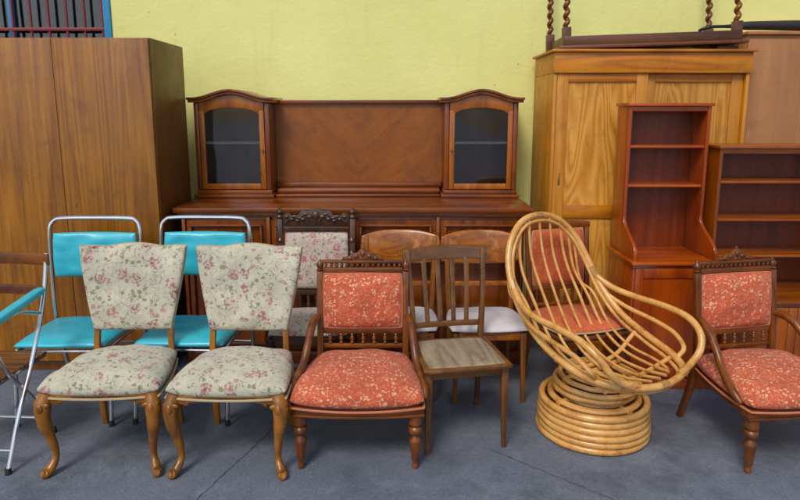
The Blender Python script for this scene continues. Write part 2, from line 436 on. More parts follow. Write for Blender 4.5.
def groundmat():
    m, nt, b = newmat('asphalt')
    tc = N(nt, 'ShaderNodeTexCoord').outputs['Object']
    agg = NOISE(nt, tc, 130, 3, .7).outputs[0]
    v = N(nt, 'ShaderNodeTexVoronoi', {'Vector': tc, 'Scale': 110.0})
    cr = N(nt, 'ShaderNodeSeparateColor', {0: v.outputs['Color']})
    big = NOISE(nt, tc, 1.1, 6, .62).outputs[0]
    mid = NOISE(nt, tc, 6, 6, .7).outputs[0]
    col = RAMP(nt, big, [(.3, (.105, .128, .172)), (.7, (.168, .195, .242))])
    f = M(nt, 'ADD', M(nt, 'MULTIPLY', agg, .8), M(nt, 'MULTIPLY', cr.outputs[0], .24))
    col = N(nt, 'ShaderNodeHueSaturation', {'Value': M(nt, 'ADD', f, .46), 'Color': col}).outputs[0]
    col = MIX(nt, RAMP(nt, mid, [(.54, 0.0), (.72, .5)]), col, (.25, .27, .30))
    dk = NOISE(nt, VM(nt, 'ADD', tc, (7, 3, 1)), 2.6, 7, .75).outputs[0]
    col = MIX(nt, RAMP(nt, dk, [(.50, 0.0), (.66, .6)]), col, (.058, .068, .088))
    st = NOISE(nt, VM(nt, 'ADD', tc, (2, 9, 1)), 11, 3, .6).outputs[0]
    col = MIX(nt, RAMP(nt, st, [(.68, 0.0), (.72, .5)]), col, (.05, .055, .065))
    h = M(nt, 'ADD', agg, M(nt, 'MULTIPLY', v.outputs['Distance'], -.4))
    setb(nt, b, col=col, rough=M(nt, 'ADD', M(nt, 'MULTIPLY', dk, .3), .5), nrm=BUMP(nt, h, .55, .005))
    return m

# ---------------------------------------------------------------- setting
def quadmesh(name, quads, mat, P=None):
    bm = bmesh.new()
    for q in quads: bm.faces.new([bm.verts.new(p) for p in q])
    bmesh.ops.remove_doubles(bm, verts=bm.verts, dist=1e-5)
    me = bpy.data.meshes.new(name); bm.to_mesh(me); bm.free(); me.materials.append(mat)
    o = bpy.data.objects.new(name, me); scene.collection.objects.link(o); o.parent = P
    return o
quadmesh('ground', [[(-80, -80, 0), (80, -80, 0), (80, 80, 0), (-80, 80, 0)]], groundmat())
def crack(pts, wdt, seed):
    bm = bmesh.new(); prev = None
    p, _ = catmull([(a, b, .004) for a, b in pts], 40)
    for i, q in enumerate(p):
        d = (p[min(i+1, len(p)-1)]-p[max(i-1, 0)]).normalized(); nn = Vector((-d.y, d.x, 0))
        o = nn*noise.noise(Vector((i*.5, seed, 0)))*.009
        w_ = wdt*(.35+1.3*abs(noise.noise(Vector((i*.8, seed, 4)))))
        a = bm.verts.new(q+o+nn*w_); b_ = bm.verts.new(q+o-nn*w_)
        if prev: bm.faces.new((prev[0], a, b_, prev[1]))
        prev = (a, b_)
    return finish(bm, 'pavement_crack', M_joint, None)
crack([(-1.14, 1.7), (-.93, 2.4), (-.70, 3.1), (-.5, 3.8)], .0032, 1.3)
crack([(.45, 2.92), (.92, 2.52), (1.42, 2.12), (1.95, 1.7)], .0032, 5.1)
WY = 4.86
wall = parent('yellow_wall')
xs = [-14, -3.55, -2.165, 14]; zs = [-.02, 2.12, 3.25, 5.2]; q = []
for i in range(3):
    for j in range(3):
        if i == 1 and j == 1: continue
        q.append([(xs[i], WY, zs[j]), (xs[i+1], WY, zs[j]), (xs[i+1], WY, zs[j+1]), (xs[i], WY, zs[j+1])])
D = WY+.2
q += [[(xs[1], WY, zs[1]), (xs[2], WY, zs[1]), (xs[2], D, zs[1]), (xs[1], D, zs[1])],
      [(xs[1], D, zs[2]), (xs[2], D, zs[2]), (xs[2], WY, zs[2]), (xs[1], WY, zs[2])],
      [(xs[1], WY, zs[1]), (xs[1], D, zs[1]), (xs[1], D, zs[2]), (xs[1], WY, zs[2])],
      [(xs[2], D, zs[1]), (xs[2], WY, zs[1]), (xs[2], WY, zs[2]), (xs[2], D, zs[2])]]
q += [[(-14, WY, 5.2), (14, WY, 5.2), (14, WY+.35, 5.2), (-14, WY+.35, 5.2)],
      [(-14, WY+.35, 0), (-14, WY+.35, 5.2), (14, WY+.35, 5.2), (14, WY+.35, 0)],
      [(14, WY, 0), (14, WY+.35, 0), (14, WY+.35, 5.2), (14, WY, 5.2)], [(-14, WY+.35, 0), (-14, WY, 0), (-14, WY, 5.2), (-14, WY+.35, 5.2)]]
quadmesh('plaster_surface', q, wallmat(), wall)
win = parent('barred_window')
f = .055
boxes(win, 'frame', [((xs[1]+.002, xs[1]+f), (WY-.015, WY+.07), (zs[1]+.002, zs[2]-.002)), ((xs[2]-f, xs[2]-.002), (WY-.015, WY+.07), (zs[1]+.002, zs[2]-.002)),
      ((xs[1]+f+.001, xs[2]-f-.001), (WY-.013, WY+.068), (zs[1]+.002, zs[1]+f)), ((xs[1]+f+.001, xs[2]-f-.001), (WY-.013, WY+.068), (zs[2]-f, zs[2]-.002)),
      ((-2.96, -2.925), (WY+.03, WY+.065), (zs[1]+f+.001, zs[2]-f-.001))], M_blue)
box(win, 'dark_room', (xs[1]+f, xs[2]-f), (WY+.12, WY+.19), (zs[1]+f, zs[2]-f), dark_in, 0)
box(win, 'pane', (xs[1]+f, xs[2]-f), (WY+.066, WY+.070), (zs[1]+f, zs[2]-f), M_glass, 0)
barl = []
x = xs[1]+.1
while x < xs[2]-.06:
    barl.append((((x, WY+.005, zs[1]+.03)), (x, WY+.005, zs[2]-.03), [(0, .011), (1, .011)])); x += .135
turned(win, 'bars', barl, M_bar, 8)
boxes(win, 'cross_bars', [((xs[1]+f, xs[2]-f), (WY-.012, WY+.0), (z-.012, z+.012)) for z in (2.3, 2.75, 3.1)], M_bar)

# ---------------------------------------------------------------- walnut wardrobe
w = parent('walnut_wardrobe', (-1.506, 3.85, 0))
X0, X1 = -1.76, 0.0
box(w, 'carcass', (X0, X1), (.022, .60), (.07, 2.13), W_ward_side, .003)
box(w, 'plinth', (X0+.02, X1-.02), (.05, .58), (0, .07), W_ward_side)
dx = [X0+.004, -1.174, -.585, X1-.004]
for i in range(3):
    box(w, 'door', (dx[i]+.0015, dx[i+1]-.0015), (0, .0205), (.085, 2.126), W_ward, .002)
turned(w, 'keyhole', [((-.525, .001, 1.12), (-.525, -.004, 1.12), [(0, .012), (1, .010)]), ((-.525, -.003, 1.12), (-.525, -.006, 1.12), [(0, .004), (1, .004)])], brass)
turned(w, 'keyhole_left', [((-1.235, .001, 1.12), (-1.235, -.004, 1.12), [(0, .012), (1, .010)])], brass)

# ---------------------------------------------------------------- sideboard with display hutch
s = parent('mahogany_sideboard')
L, R = -1.47, .86
box(s, 'top', (L, R), (3.96, 4.80), (1.045, 1.08), W_side, .008)
box(s, 'top_moulding', (L+.02, R-.02), (3.978, 4.79), (1.018, 1.0445), W_side, .006)
box(s, 'carcass', (L+.045, R-.045), (4.02, 4.78), (.09, 1.0175), W_sideZ, .003)
box(s, 'plinth', (L+.03, R-.03), (4.0, 4.78), (0, .09), W_side, .006)
n = 4; a = L+.06; wd = (R-L-.12)/n
for i in range(n):
    x0 = a+i*wd+.012; x1 = a+(i+1)*wd-.012
    def bow(sv, tv, x0=x0, x1=x1): return Vector((x0+(sv+1)/2*(x1-x0), 4.0-.018*(1-sv*sv), .12+(tv+1)/2*.875))
    solid(s, 'door', bow, (0, .019, 0), W_sideZ, 12, 2)
    boxes(s, 'door_moulding', [((x0+.03, x1-.03), (3.966, 3.99), (.955, .968)), ((x0+.03, x1-.03), (3.966, 3.99), (.15, .163)),
          ((x0+.03, x0+.043), (3.972, 4.0), (.1635, .9545)), ((x1-.043, x1-.03), (3.972, 4.0), (.1635, .9545))], W_side, .003)
    turned(s, 'escutcheon', [((x1-.02 if i % 2 == 0 else x0+.02, 3.999, .72), (x1-.02 if i % 2 == 0 else x0+.02, 3.985, .72), [(0, .012), (.5, .014), (1, .006)])], brass)
for i in range(n+1):
    xx = a+i*wd
    post(s, 'pilaster', [((xx, 3.995, .092), (.022, .03)), ((xx, 3.995, 1.017), (.022, .03))], W_sideZ, .004)
def vitrine(x0, x1):
    cx = (x0+x1)/2; hw = (x1-x0)/2; F = 4.45; B = 4.80
    box(s, 'vitrine_plinth', (x0-.02, x1+.02), (F-.03, B), (1.081, 1.105), W_side, .006)
    box(s, 'vitrine_base', (x0-.005, x1+.005), (F-.012, B-.002), (1.1055, 1.135), W_side, .006)
    boxes(s, 'vitrine_sides', [((x0, x0+.02), (F+.024, B-.01), (1.1355, 1.762)), ((x1-.02, x1), (F+.024, B-.01), (1.1355, 1.762))], W_sideZ)
    box(s, 'vitrine_back', (x0+.0205, x1-.0205), (B-.03, B-.012), (1.137, 1.76), W_sideZ, 0)
    box(s, 'vitrine_floor', (x0+.0205, x1-.0205), (F+.025, B-.031), (1.1365, 1.15), W_side, .001)
    box(s, 'vitrine_shelf', (x0+.0205, x1-.0205), (F+.03, B-.031), (1.462, 1.478), M_trim, .001)
    def zt(x):
        u = abs(x-cx)/(hw+.03); return 1.775+.058*(.5+.5*math.cos(math.pi*min(1, u*1.12)))
    xsn = [cx-(hw+.035)+i*(2*hw+.07)/28 for i in range(29)]
    outline(s, 'vitrine_cornice', [(x, zt(x)-.004) for x in xsn]+[(x, zt(x)+.014) for x in xsn[::-1]], 'XZ', F-.045, B, W_sideZ, .003)
    outline(s, 'vitrine_cornice_lower', [(x*.985+cx*.015, zt(x)-.022) for x in xsn]+[(x*.985+cx*.015, zt(x)-.0045) for x in xsn[::-1]], 'XZ', F-.025, B-.004, W_honey, .003)
    for sx in (-1, 1):
        xo = cx+sx*(hw-.017)
        post(s, 'corner_post', [((xo, F+.01, 1.1355), (.034, .028)), ((xo, F+.01, 1.755), (.034, .028))], W_sideZ, .008)
        xd = cx+sx*(hw-.054)
        post(s, 'door_stile', [((xd, F+.008, 1.140), (.036, .022)), ((xd, F+.008, 1.70), (.036, .022))], W_honey, .003)
    hi = hw-.0725
    box(s, 'door_bottom_rail', (cx-hi+.0005, cx+hi-.0005), (F-.002, F+.018), (1.14, 1.18), W_honey, .003)
    xi = [cx-hi-.035+i*(2*hi+.07)/24 for i in range(25)]
    def zl(x):
        u = min(1, abs(x-cx)/hi); return 1.668+.05*math.sqrt(max(0, 1-u*u))
    outline(s, 'door_arch_rail', [(x, zl(x) if abs(x-cx) < hi else 1.701) for x in xi]+[(x, zt(x)-.0225) for x in xi[::-1]], 'XZ', F-.0035, F+.0165, W_honey, .002)
    box(s, 'glass', (cx-hi-.01, cx+hi+.01), (F+.0195, F+.0225), (1.17, 1.725), M_glass, 0)
    sd = 1 if x0 < -.5 else -1
    turned(s, 'door_knob', [((cx+(hi+.02)*sd, F-.002, 1.42), (cx+(hi+.02)*sd, F-.02, 1.42), [(0, .005), (.5, .006), (.7, .01), (1, .006)])], brass, 10)
    box(s, 'top_board', (x0+.0205, x1-.0205), (F+.03, B-.031), (1.735, 1.75), W_side, 0)
vitrine(-1.455, -.925); vitrine(.315, .835)
box(s, 'back_panel', (-.924, .314), (4.665, 4.70), (1.17, 1.745), W_veneer, 0)
box(s, 'panel_top_rail', (-.925, .315), (4.64, 4.74), (1.7455, 1.775), W_side, .006)
box(s, 'panel_step_low', (-.9, .29), (4.47, 4.72), (1.081, 1.10), W_side, .006)
box(s, 'panel_step_mid', (-.903, .293), (4.53, 4.72), (1.1005, 1.135), W_side, .012)
box(s, 'panel_step_high', (-.923, .313), (4.62, 4.72), (1.1355, 1.1695), W_side, .01)

# ---------------------------------------------------------------- pine wardrobe
p = parent('pine_wardrobe', (1.014, 4.2, 0))
PW = 1.29
box(p, 'left_side', (0, .022), (.0, .6), (.0, 1.94), W_pineF, .002)
box(p, 'right_side', (PW-.022, PW), (.0, .6), (.0, 1.94), W_pineF, .002)
box(p, 'back', (.0225, PW-.0225), (.57, .59), (.02, 1.94), W_pineF, 0)
box(p, 'inner_top', (.0225, PW-.0225), (.054, .569), (1.86, 1.938), W_pineX, 0)
box(p, 'cornice_board', (-.004, PW+.006), (-.012, .012), (1.941, 2.075), W_pineX, .004)
box(p, 'cornice_cap', (-.022, PW+.024), (-.035, .61), (2.0755, 2.092), W_pineX, .004)
box(p, 'cornice_sides', (0, PW), (.0125, .598), (1.9415, 2.075), W_pineX, .002)
box(p, 'bottom_rail', (.0225, PW-.0225), (.01, .03), (0, .1), W_pineX, .003)
def pdoor(x0, x1, y):
    st = .075
    boxes(p, 'door_stiles', [((x0, x0+st), (y, y+.022), (.11, 1.939)), ((x1-st, x1), (y, y+.022), (.11, 1.939))], W_pineF)
    boxes(p, 'door_rails', [((x0+st+.0005, x1-st-.0005), (y+.0005, y+.0215), (z0, z1)) for z0, z1 in ((.11, .2), (.97, 1.06), (1.885, 1.939))], W_pineX)
    boxes(p, 'door_panels', [((x0+st, x1-st), (y+.0125, y+.019), (.2005, .9695)), ((x0+st, x1-st), (y+.0125, y+.019), (1.0605, 1.8845))], W_pine, 0)
pdoor(.024, .625, .004); pdoor(.607, PW-.024, .03)
box(p, 'finger_pull', (.055, .068), (.0, .0037), (1.2, 1.29), brass, .002)

# ---------------------------------------------------------------- upturned table with barley-twist legs
t = parent('upturned_barley_twist_table', (1.66, 4.47, 2.094), rot=(0, rad(-1.8), rad(-2)))
t.location.z += .02
box(t, 'tabletop', (-.60, .62), (-.27, .27), (0, .022), W_table, .006)
boxes(t, 'apron', [((-.57, .59), (-.235, -.215), (.0225, .085)), ((-.57, .59), (.215, .235), (.0225, .085)), ((-.57, -.55), (-.214, .214), (.0225, .085)), ((.57, .59), (-.214, .214), (.0225, .085))], W_table)
for lx, ly in ((-.545, -.205), (-.57, .205), (.565, -.205), (.56, .205)):
    bm = bmesh.new(); pts = []; rr = []
    for i in range(150):
        z = .14+i*.0042; k = 2*math.pi/.062
        pts.append(Vector((lx+.0085*math.cos(k*z), ly+.0085*math.sin(k*z), z))); rr.append(.0165)
    sweep(bm, pts, rr, 9)
    finish(bm, 'twist_leg', W_arm, t, sharp=2.5)
    box(t, 'leg_block', (lx-.027, lx+.027), (ly-.027, ly+.027), (.023, .145), W_table, .004)
    box(t, 'leg_foot_block', (lx-.025, lx+.025), (ly-.025, ly+.025), (.765, .86), W_table, .004)
box(None, 'wooden_wedge', (2.10, 2.24), (4.25, 4.60), (2.0925, 2.121), W_table, .003)

# ---------------------------------------------------------------- pale cabinet far right
c = parent('beech_cabinet', (2.335, 4.32, 0))
box(c, 'carcass', (0, 1.2), (.02, .53), (.06, 2.20), W_pink, .003)
box(c, 'plinth', (.02, 1.18), (.05, .5), (0, .06), W_pink)
for i in range(2): box(c, 'door', (.003+.6*i, .597+.6*i), (0, .0195), (.07, 2.17), W_pink, .002)
box(c, 'top_board', (-.01, 1.21), (-.006, .535), (2.2005, 2.222), W_pink, .003)
b = parent('folded_black_umbrella', (2.95, 4.5, 2.26))
tube(b, 'canopy', [(-.68, .0, .015), (-.5, .0, .02), (-.1, .01, .022), (.5, .0, .02)], [.012, .03, .037, .04], black, res=12)
tube(b, 'handle', [(-.68, 0, .015), (-.78, 0, .012), (-.83, .02, .0), (-.84, .05, -.008)], .011, black)

# ---------------------------------------------------------------- bookcases
def bookcase(name, loc, w, htop, hlow, dlow, dup, shelves, mat, matX, matin, lowdoors=2, overhang=.012):
    k = parent(name, loc)
    th = .02
    yb = 0; yu = -dup; yl = -dlow+.03
    prof = [(yb, hlow+.021), (yl, hlow+.021)]
    zc = hlow+.021
    for i in range(9):
        a = i/8
        zz = zc+.03+a*.21
        yy = yl+(yu-yl)*(a*a*(3-2*a)) - .012*math.sin(a*math.pi*2)
        prof.append((yy, zz))
    prof += [(yu, htop-.02), (yb, htop-.02)]
    outline(k, 'side_left', prof, 'YZ', 0, th, mat, .003)
    outline(k, 'side_right', prof, 'YZ', w-th, w, mat, .003)
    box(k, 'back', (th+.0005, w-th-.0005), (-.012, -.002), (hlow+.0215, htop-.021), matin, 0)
    box(k, 'crown', (-overhang, w+overhang), (yu-.014, .002), (htop-.0195, htop), matX, .004)
    box(k, 'crown_moulding', (th+.0005, w-th-.0005), (yu+.004, yu+.018), (htop-.05, htop-.02), matX, .003)
    for z in shelves: box(k, 'shelf', (th+.0005, w-th-.0005), (yu+.008, -.0125), (z-.008, z+.008), matX, .003)
    box(k, 'counter', (-.022, w+.022), (-dlow-.012, .004), (hlow, hlow+.0205), matX, .005)
    box(k, 'low_carcass', (-.005, w+.005), (-dlow+.02, 0), (.07, hlow-.0005), mat, .002)
    box(k, 'plinth', (-.012, w+.012), (-dlow+.012, 0), (0, .0695), matX, .004)
    for i in range(lowdoors):
        x0 = .004+i*(w-.008)/lowdoors; x1 = .004+(i+1)*(w-.008)/lowdoors
        st = .05
        boxes(k, 'door_frame', [((x0+.002, x0+st), (-dlow, -dlow+.019), (.08, hlow-.02)), ((x1-st, x1-.002), (-dlow, -dlow+.019), (.08, hlow-.02)),
              ((x0+st+.0005, x1-st-.0005), (-dlow+.001, -dlow+.018), (.08, .14)), ((x0+st+.0005, x1-st-.0005), (-dlow+.001, -dlow+.018), (hlow-.08, hlow-.02))], mat)
        box(k, 'door_panel', (x0+st, x1-st), (-dlow+.009, -dlow+.0155), (.1405, hlow-.0805), mat, 0)
    return k
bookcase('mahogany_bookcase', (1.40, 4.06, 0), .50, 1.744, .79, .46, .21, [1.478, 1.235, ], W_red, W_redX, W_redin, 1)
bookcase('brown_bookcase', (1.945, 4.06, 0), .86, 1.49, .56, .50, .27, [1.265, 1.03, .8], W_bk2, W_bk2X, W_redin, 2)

# ---------------------------------------------------------------- cream floral chairs
def floral_chair(loc, rz):
    c = parent('floral_upholstered_chair', loc, rz)
    def seat(s_, t_):
        hw = .298*(1-(t_+1)/2)+.235*(t_+1)/2
        bow = -.02*(1-s_*s_)*(1-t_)/2
        return Vector((s_*hw, t_*.235+bow, .425))
    cushion(c, 'seat_cushion', F_cream, seat, (0, 0, 1), lambda a, b_: .028+.042*(1-a*a)*(1-b_*b_)**.7 + .012, lambda a, b_: .04, piping=(.006, -.036, F_pipe), c=.22, wob=.012)
    fr = [(-.26, .40), (.26, .40), (.26, .365), (.2, .36), (.13, .372), (0, .378), (-.13, .372), (-.2, .36), (-.26, .365)]
    outline(c, 'front_rail', fr, 'XZ', -.235, -.205, W_oak, .004)
    for sx in (-1, 1):
        outline(c, 'side_rail', [(sx*.25, -.2), (sx*.222, -.2), (sx*.185, .2), (sx*.213, .2)], 'XY', .365, .40, W_oak, .003)
        x = sx*.24
        pts = [(x, -.212, .40), (x+sx*.014, -.232, .345), (x+sx*.012, -.236, .27), (x-sx*.004, -.215, .17), (x-sx*.01, -.205, .085), (x+sx*.006, -.232, .035), (x+sx*.02, -.258, .022), (x+sx*.026, -.272, .03)]
        tube(c, 'cabriole_leg', pts, [.032, .037, .031, .020, .0155, .022, .023, .012], W_oak, res=14)
        blobs(c, 'knee_carving', [((x+sx*.012, -.262, .345), .017, (1, .7, 1.6)), ((x-sx*.012, -.255, .36), .012, (1.6, .6, 1)), ((x+sx*.034, -.245, .36), .012, (1.2, .8, 1.2))], W_oak)
        tube(c, 'bracket', [(x-sx*.03, -.222, .385), (x-sx*.055, -.222, .36), (x-sx*.065, -.222, .368)], [.015, .012, .006], W_oak)
        post(c, 'rear_leg', smoothsecs([((sx*.195, .215, .44), (.036, .034)), ((sx*.197, .222, .28), (.034, .034)), ((sx*.205, .265, .0), (.028, .03))]), W_oak)
        post(c, 'back_post', smoothsecs([((sx*.197, .218, .38), (.034, .03)), ((sx*.195, .228, .5), (.03, .026)), ((sx*.19, .25, .62), (.03, .026))]), W_oak)
    outline(c, 'rear_rail', [(-.18, .365), (.18, .365), (.18, .42), (-.18, .42)], 'XZ', .2, .225, W_oak, .003)
    def back(s_, t_):
        h = (t_+1)/2
        hw = .212+.082*h**1.2
        z = .55+h*.452
        if t_ > .4: z += -.016*(1-abs(math.cos(s_*math.pi*1.0)))*(t_-.4)/.6
        y = .225+.085*h + .03*(1-s_*s_)
        return Vector((s_*hw, y-.015, z))
    cushion(c, 'back_cushion', F_cream, back, (0, -.98, .18), lambda a, b_: .022+.022*(1-a*a)*(1-b_*b_), lambda a, b_: .02, c=.17, piping=(.005, -.012, F_pipe), wob=.012)
    return c
floral_chair((-1.41, 2.93, 0), 1.5)
floral_chair((-.803, 2.915, 0), -1)

# ---------------------------------------------------------------- red brocade armchairs
def red_armchair(loc, rz):
    c = parent('red_brocade_armchair', loc, rz)
    def seat(s_, t_):
        hw = .345*(1-(t_+1)/2)+.255*(t_+1)/2
        bow = -.03*(1-s_*s_)*(1-t_)/2
        return Vector((s_*hw, t_*.275-.02+bow, .36))
    cushion(c, 'seat_cushion', F_red, seat, (0, 0, 1), lambda a, b_: .045+.055*((1-a*a)*(1-b_*b_))**.8, lambda a, b_: .04, c=.3, piping=(.006, -.036, F_pipeR), wob=.012)
    def rail(s_, t_):
        return Vector((s_*.315, -.268-.025*(1-s_*s_), .283+(t_+1)/2*.045))
    solid(c, 'front_rail', rail, (0, .03, 0), W_armX, 14, 1, .004)
    solid(c, 'front_rail_bead', lambda s_, t_: Vector((s_*.318, -.275-.025*(1-s_*s_), .277+(t_+1)/2*.012)), (0, .03, 0), W_armX, 14, 1, .003)
    for sx in (-1, 1):
        outline(c, 'side_rail', [(sx*.315, -.25), (sx*.285, -.25), (sx*.218, .23), (sx*.248, .23)], 'XY', .283, .328, W_armX, .004)
        prof = [(0, .013), (.04, .017), (.08, .013), (.11, .011), (.14, .017), (.3, .023), (.46, .029), (.52, .03), (.56, .019), (.60, .018), (.63, .031), (.68, .034), (.73, .03), (.75, .02), (.78, .02), (.79, .033), (1, .034)]
        turned(c, 'turned_front_leg', [((sx*.275, -.25, 0), (sx*.275, -.24, .29), prof)], W_arm)
        post(c, 'rear_leg', smoothsecs([((sx*.235, .23, .38), (.036, .036)), ((sx*.238, .25, .22), (.034, .036)), ((sx*.25, .31, 0), (.028, .03))]), W_arm)
        post(c, 'back_post', smoothsecs([((sx*.232, .228, .33), (.034, .034)), ((sx*.232, .245, .55), (.032, .03)), ((sx*.232, .285, .84), (.034, .03))]), W_arm)
        turned(c, 'finial', [((sx*.232, .286, .84), (sx*.232, .293, .905), [(0, .016), (.1, .022), (.2, .014), (.4, .02), (.6, .02), (.8, .01), (1, .003)])], W_arm)
        tube(c, 'arm', [(sx*.235, .245, .60), (sx*.248, .20, .602), (sx*.262, .13, .58), (sx*.272, .05, .515), (sx*.285, -.02, .445), (sx*.305, -.09, .405), (sx*.322, -.16, .375), (sx*.322, -.22, .34)],
             [.014, .019, .021, .02, .019, .02, .02, .012], W_arm, res=12)
    def yb(z): return .228+(z-.33)*.11
    def rbar(name, z0, z1, hw=.216, ty=.024):
        y = yb((z0+z1)/2)
        box(c, name, (-hw, hw), (y-ty/2, y+ty/2), (z0, z1), W_armX, .004)
    rbar('lower_back_rail', .50, .532); rbar('spindle_rail', .42, .442); rbar('upper_back_rail', .83, .86)
    sp = [(0, .006), (.15, .011), (.25, .006), (.5, .012), (.75, .006), (.85, .011), (1, .006)]
    turned(c, 'back_spindles', [((x, yb(.44), .44), (x, yb(.503), .503), sp) for x in [-.18+i*.06 for i in range(7)]], W_arm, 10)
    sp2 = [(0, .005), (.3, .0085), (.7, .0085), (1, .005)]
    turned(c, 'gallery_spindles', [((x, yb(.86), .859), (x, yb(.88), .884), sp2) for x in [-.2+i*.0286 for i in range(15)]], W_arm, 8)
    rbar('gallery_rail', .8825, .9, .228, .026)
    cr = [(-.115, .9005), (-.11, .915), (-.075, .918), (-.06, .935), (-.03, .94), (-.018, .955), (0, .965)]
    pts = cr+[(-x, z) for x, z in cr[:-1][::-1]]
    y = yb(.92)
    outline(c, 'carved_crest', pts, 'XZ', y-.011, y+.011, W_arm, .004)
    blobs(c, 'crest_carving', [((0, y-.012, .935), .014, (1, .6, 1.2)), ((-.035, y-.012, .922), .012, (1.3, .6, 1)), ((.035, y-.012, .922), .012, (1.3, .6, 1)),
          ((-.07, y-.012, .912), .009, (1.5, .6, 1)), ((.07, y-.012, .912), .009, (1.5, .6, 1)), ((0, y, .967), .009, (1, 1, 1))], W_arm)
    def back(s_, t_):
        h = (t_+1)/2; z = .533+h*.296
        return Vector((s_*.214, yb(z)-.008, z))
    cushion(c, 'back_cushion', F_red, back, (0, -.99, .11), lambda a, b_: .02+.03*((1-a*a)*(1-b_*b_))**.8, lambda a, b_: .02, c=.1, piping=(.005, .004, F_pipeR), wob=.008)
    box(c, 'back_rail_low', (-.22, .22), (.215, .24), (.30, .345), W_armX, .003)
    return c
red_armchair((-.202, 3.0, 0), 0)
red_armchair((1.88, 3.01, 0), 11)

# ---------------------------------------------------------------- slat back chair
def slat_chair(loc, rz):
    c = parent('slat_back_chair', loc, rz)
    for sx in (-1, 1):
        post(c, 'front_leg', [((sx*.195, -.19, .435), (.036, .036)), ((sx*.195, -.19, .3), (.034, .034)), ((sx*.2, -.195, 0), (.022, .022))], W_slat)
        post(c, 'back_post', smoothsecs([((sx*.195, .275, 0), (.022, .026)), ((sx*.19, .22, .25), (.028, .034)), ((sx*.19, .205, .45), (.03, .036)), ((sx*.203, .225, .7), (.026, .03)), ((sx*.215, .285, .945), (.024, .022))]), W_slat)
        box(c, 'side_rail', (sx*.197-.011, sx*.197+.011), (-.172, .19), (.395, .44), W_slatX, .003)
    box(c, 'front_rail', (-.177, .177), (-.202, -.18), (.395, .44), W_slatX, .003)
    box(c, 'rear_rail', (-.175, .175), (.19, .212), (.395, .44), W_slatX, .003)
    so = [(-.225, -.225), (-.2, -.24), (.2, -.24), (.225, -.225), (.21, .185), (-.21, .185)]
    outline(c, 'seat_frame', so, 'XY', .441, .459, W_slat, .005)
    cushion(c, 'seat_panel', W_slatseat, lambda a, b_: Vector((a*(.195-.01*b_), b_*.19-.025, .458)), (0, 0, 1), lambda a, b_: .007+.006*(1-a*a)*(1-b_*b_), lambda a, b_: .003, c=.15, n=18, wob=.003)
    def yb(z): return .205+max(0, (z-.45))**1.6*.27
    def toprail(s_, t_):
        z = .878+(t_+1)/2*(.062+.012*(1-s_*s_))
        return Vector((s_*.24, yb(z)-.012+.028*(1-s_*s_), z))
    solid(c, 'top_rail', toprail, (0, .022, 0), W_slatX, 16, 4, .004)
    solid(c, 'lower_rail', lambda s_, t_: Vector((s_*.185, yb(.53)-.008+.012*(1-s_*s_), .515+(t_+1)/2*.03)), (0, .018, 0), W_slatX, 10, 1, .003)
    for x in (-.117, -.04, .04, .117):
        k = (1-(x/.2)**2)
        post(c, 'slat', smoothsecs([((x*.94, yb(.53)+.01*k, .54), (.026, .01)), ((x, yb(.7)+.018*k, .7), (.026, .01)), ((x*1.06, yb(.88)+.025*k, .892), (.028, .01))]), W_slat, .002)
    return c
slat_chair((.30, 3.10, 0), 10)

# ---------------------------------------------------------------- plywood back chairs
def ply_chair(loc, rz):
    c = parent('plywood_back_chair', loc, rz)
    for sx in (-1, 1):
        post(c, 'front_leg', [((sx*.195, -.19, .43), (.034, .034)), ((sx*.2, -.2, 0), (.022, .022))], W_mid)
        post(c, 'back_post', smoothsecs([((sx*.2, .25, 0), (.022, .026)), ((sx*.195, .205, .25), (.028, .032)), ((sx*.2, .195, .46), (.03, .034)), ((sx*.218, .22, .92), (.026, .022))]), W_mid)
        box(c, 'side_rail', (sx*.197-.012, sx*.197+.012), (-.172, .18), (.385, .435), W_mid, .003)
    box(c, 'front_rail', (-.178, .178), (-.203, -.18), (.385, .435), W_ply, .003)
    box(c, 'rear_rail', (-.18, .18), (.18, .204), (.385, .435), W_ply, .003)
    cushion(c, 'seat_pad', F_lilac, lambda a, b_: Vector((a*(.235-.015*b_), b_*.215-.015, .447)), (0, 0, 1), lambda a, b_: .022+.02*(1-a*a)*(1-b_*b_), lambda a, b_: .011, c=.4, n=22, wob=.006)
    def bk(s_, t_):
        z0 = .765-.03*(1-abs(s_)**3); z1 = .915+.035*(1-abs(s_)**3)
        z = z0+(z1-z0)*(t_+1)/2
        return Vector((s_*.252, .195+.045*(1-s_*s_)+(z-.8)*.15, z))
    cushion(c, 'back_panel', W_ply, lambda a, b_: bk(a, b_)+Vector((0, .006, 0)), (0, -1, .1), lambda a, b_: .009+.008*(1-a*a)*(1-b_*b_), lambda a, b_: .009, c=.12, n=24)
    box(c, 'cross_rail', (-.195, .195), (.197, .212), (.60, .63), W_ply, .003)
    return c
ply_chair((-.005, 3.64, 0), -2)
ply_chair((.515, 3.63, 0), 2)

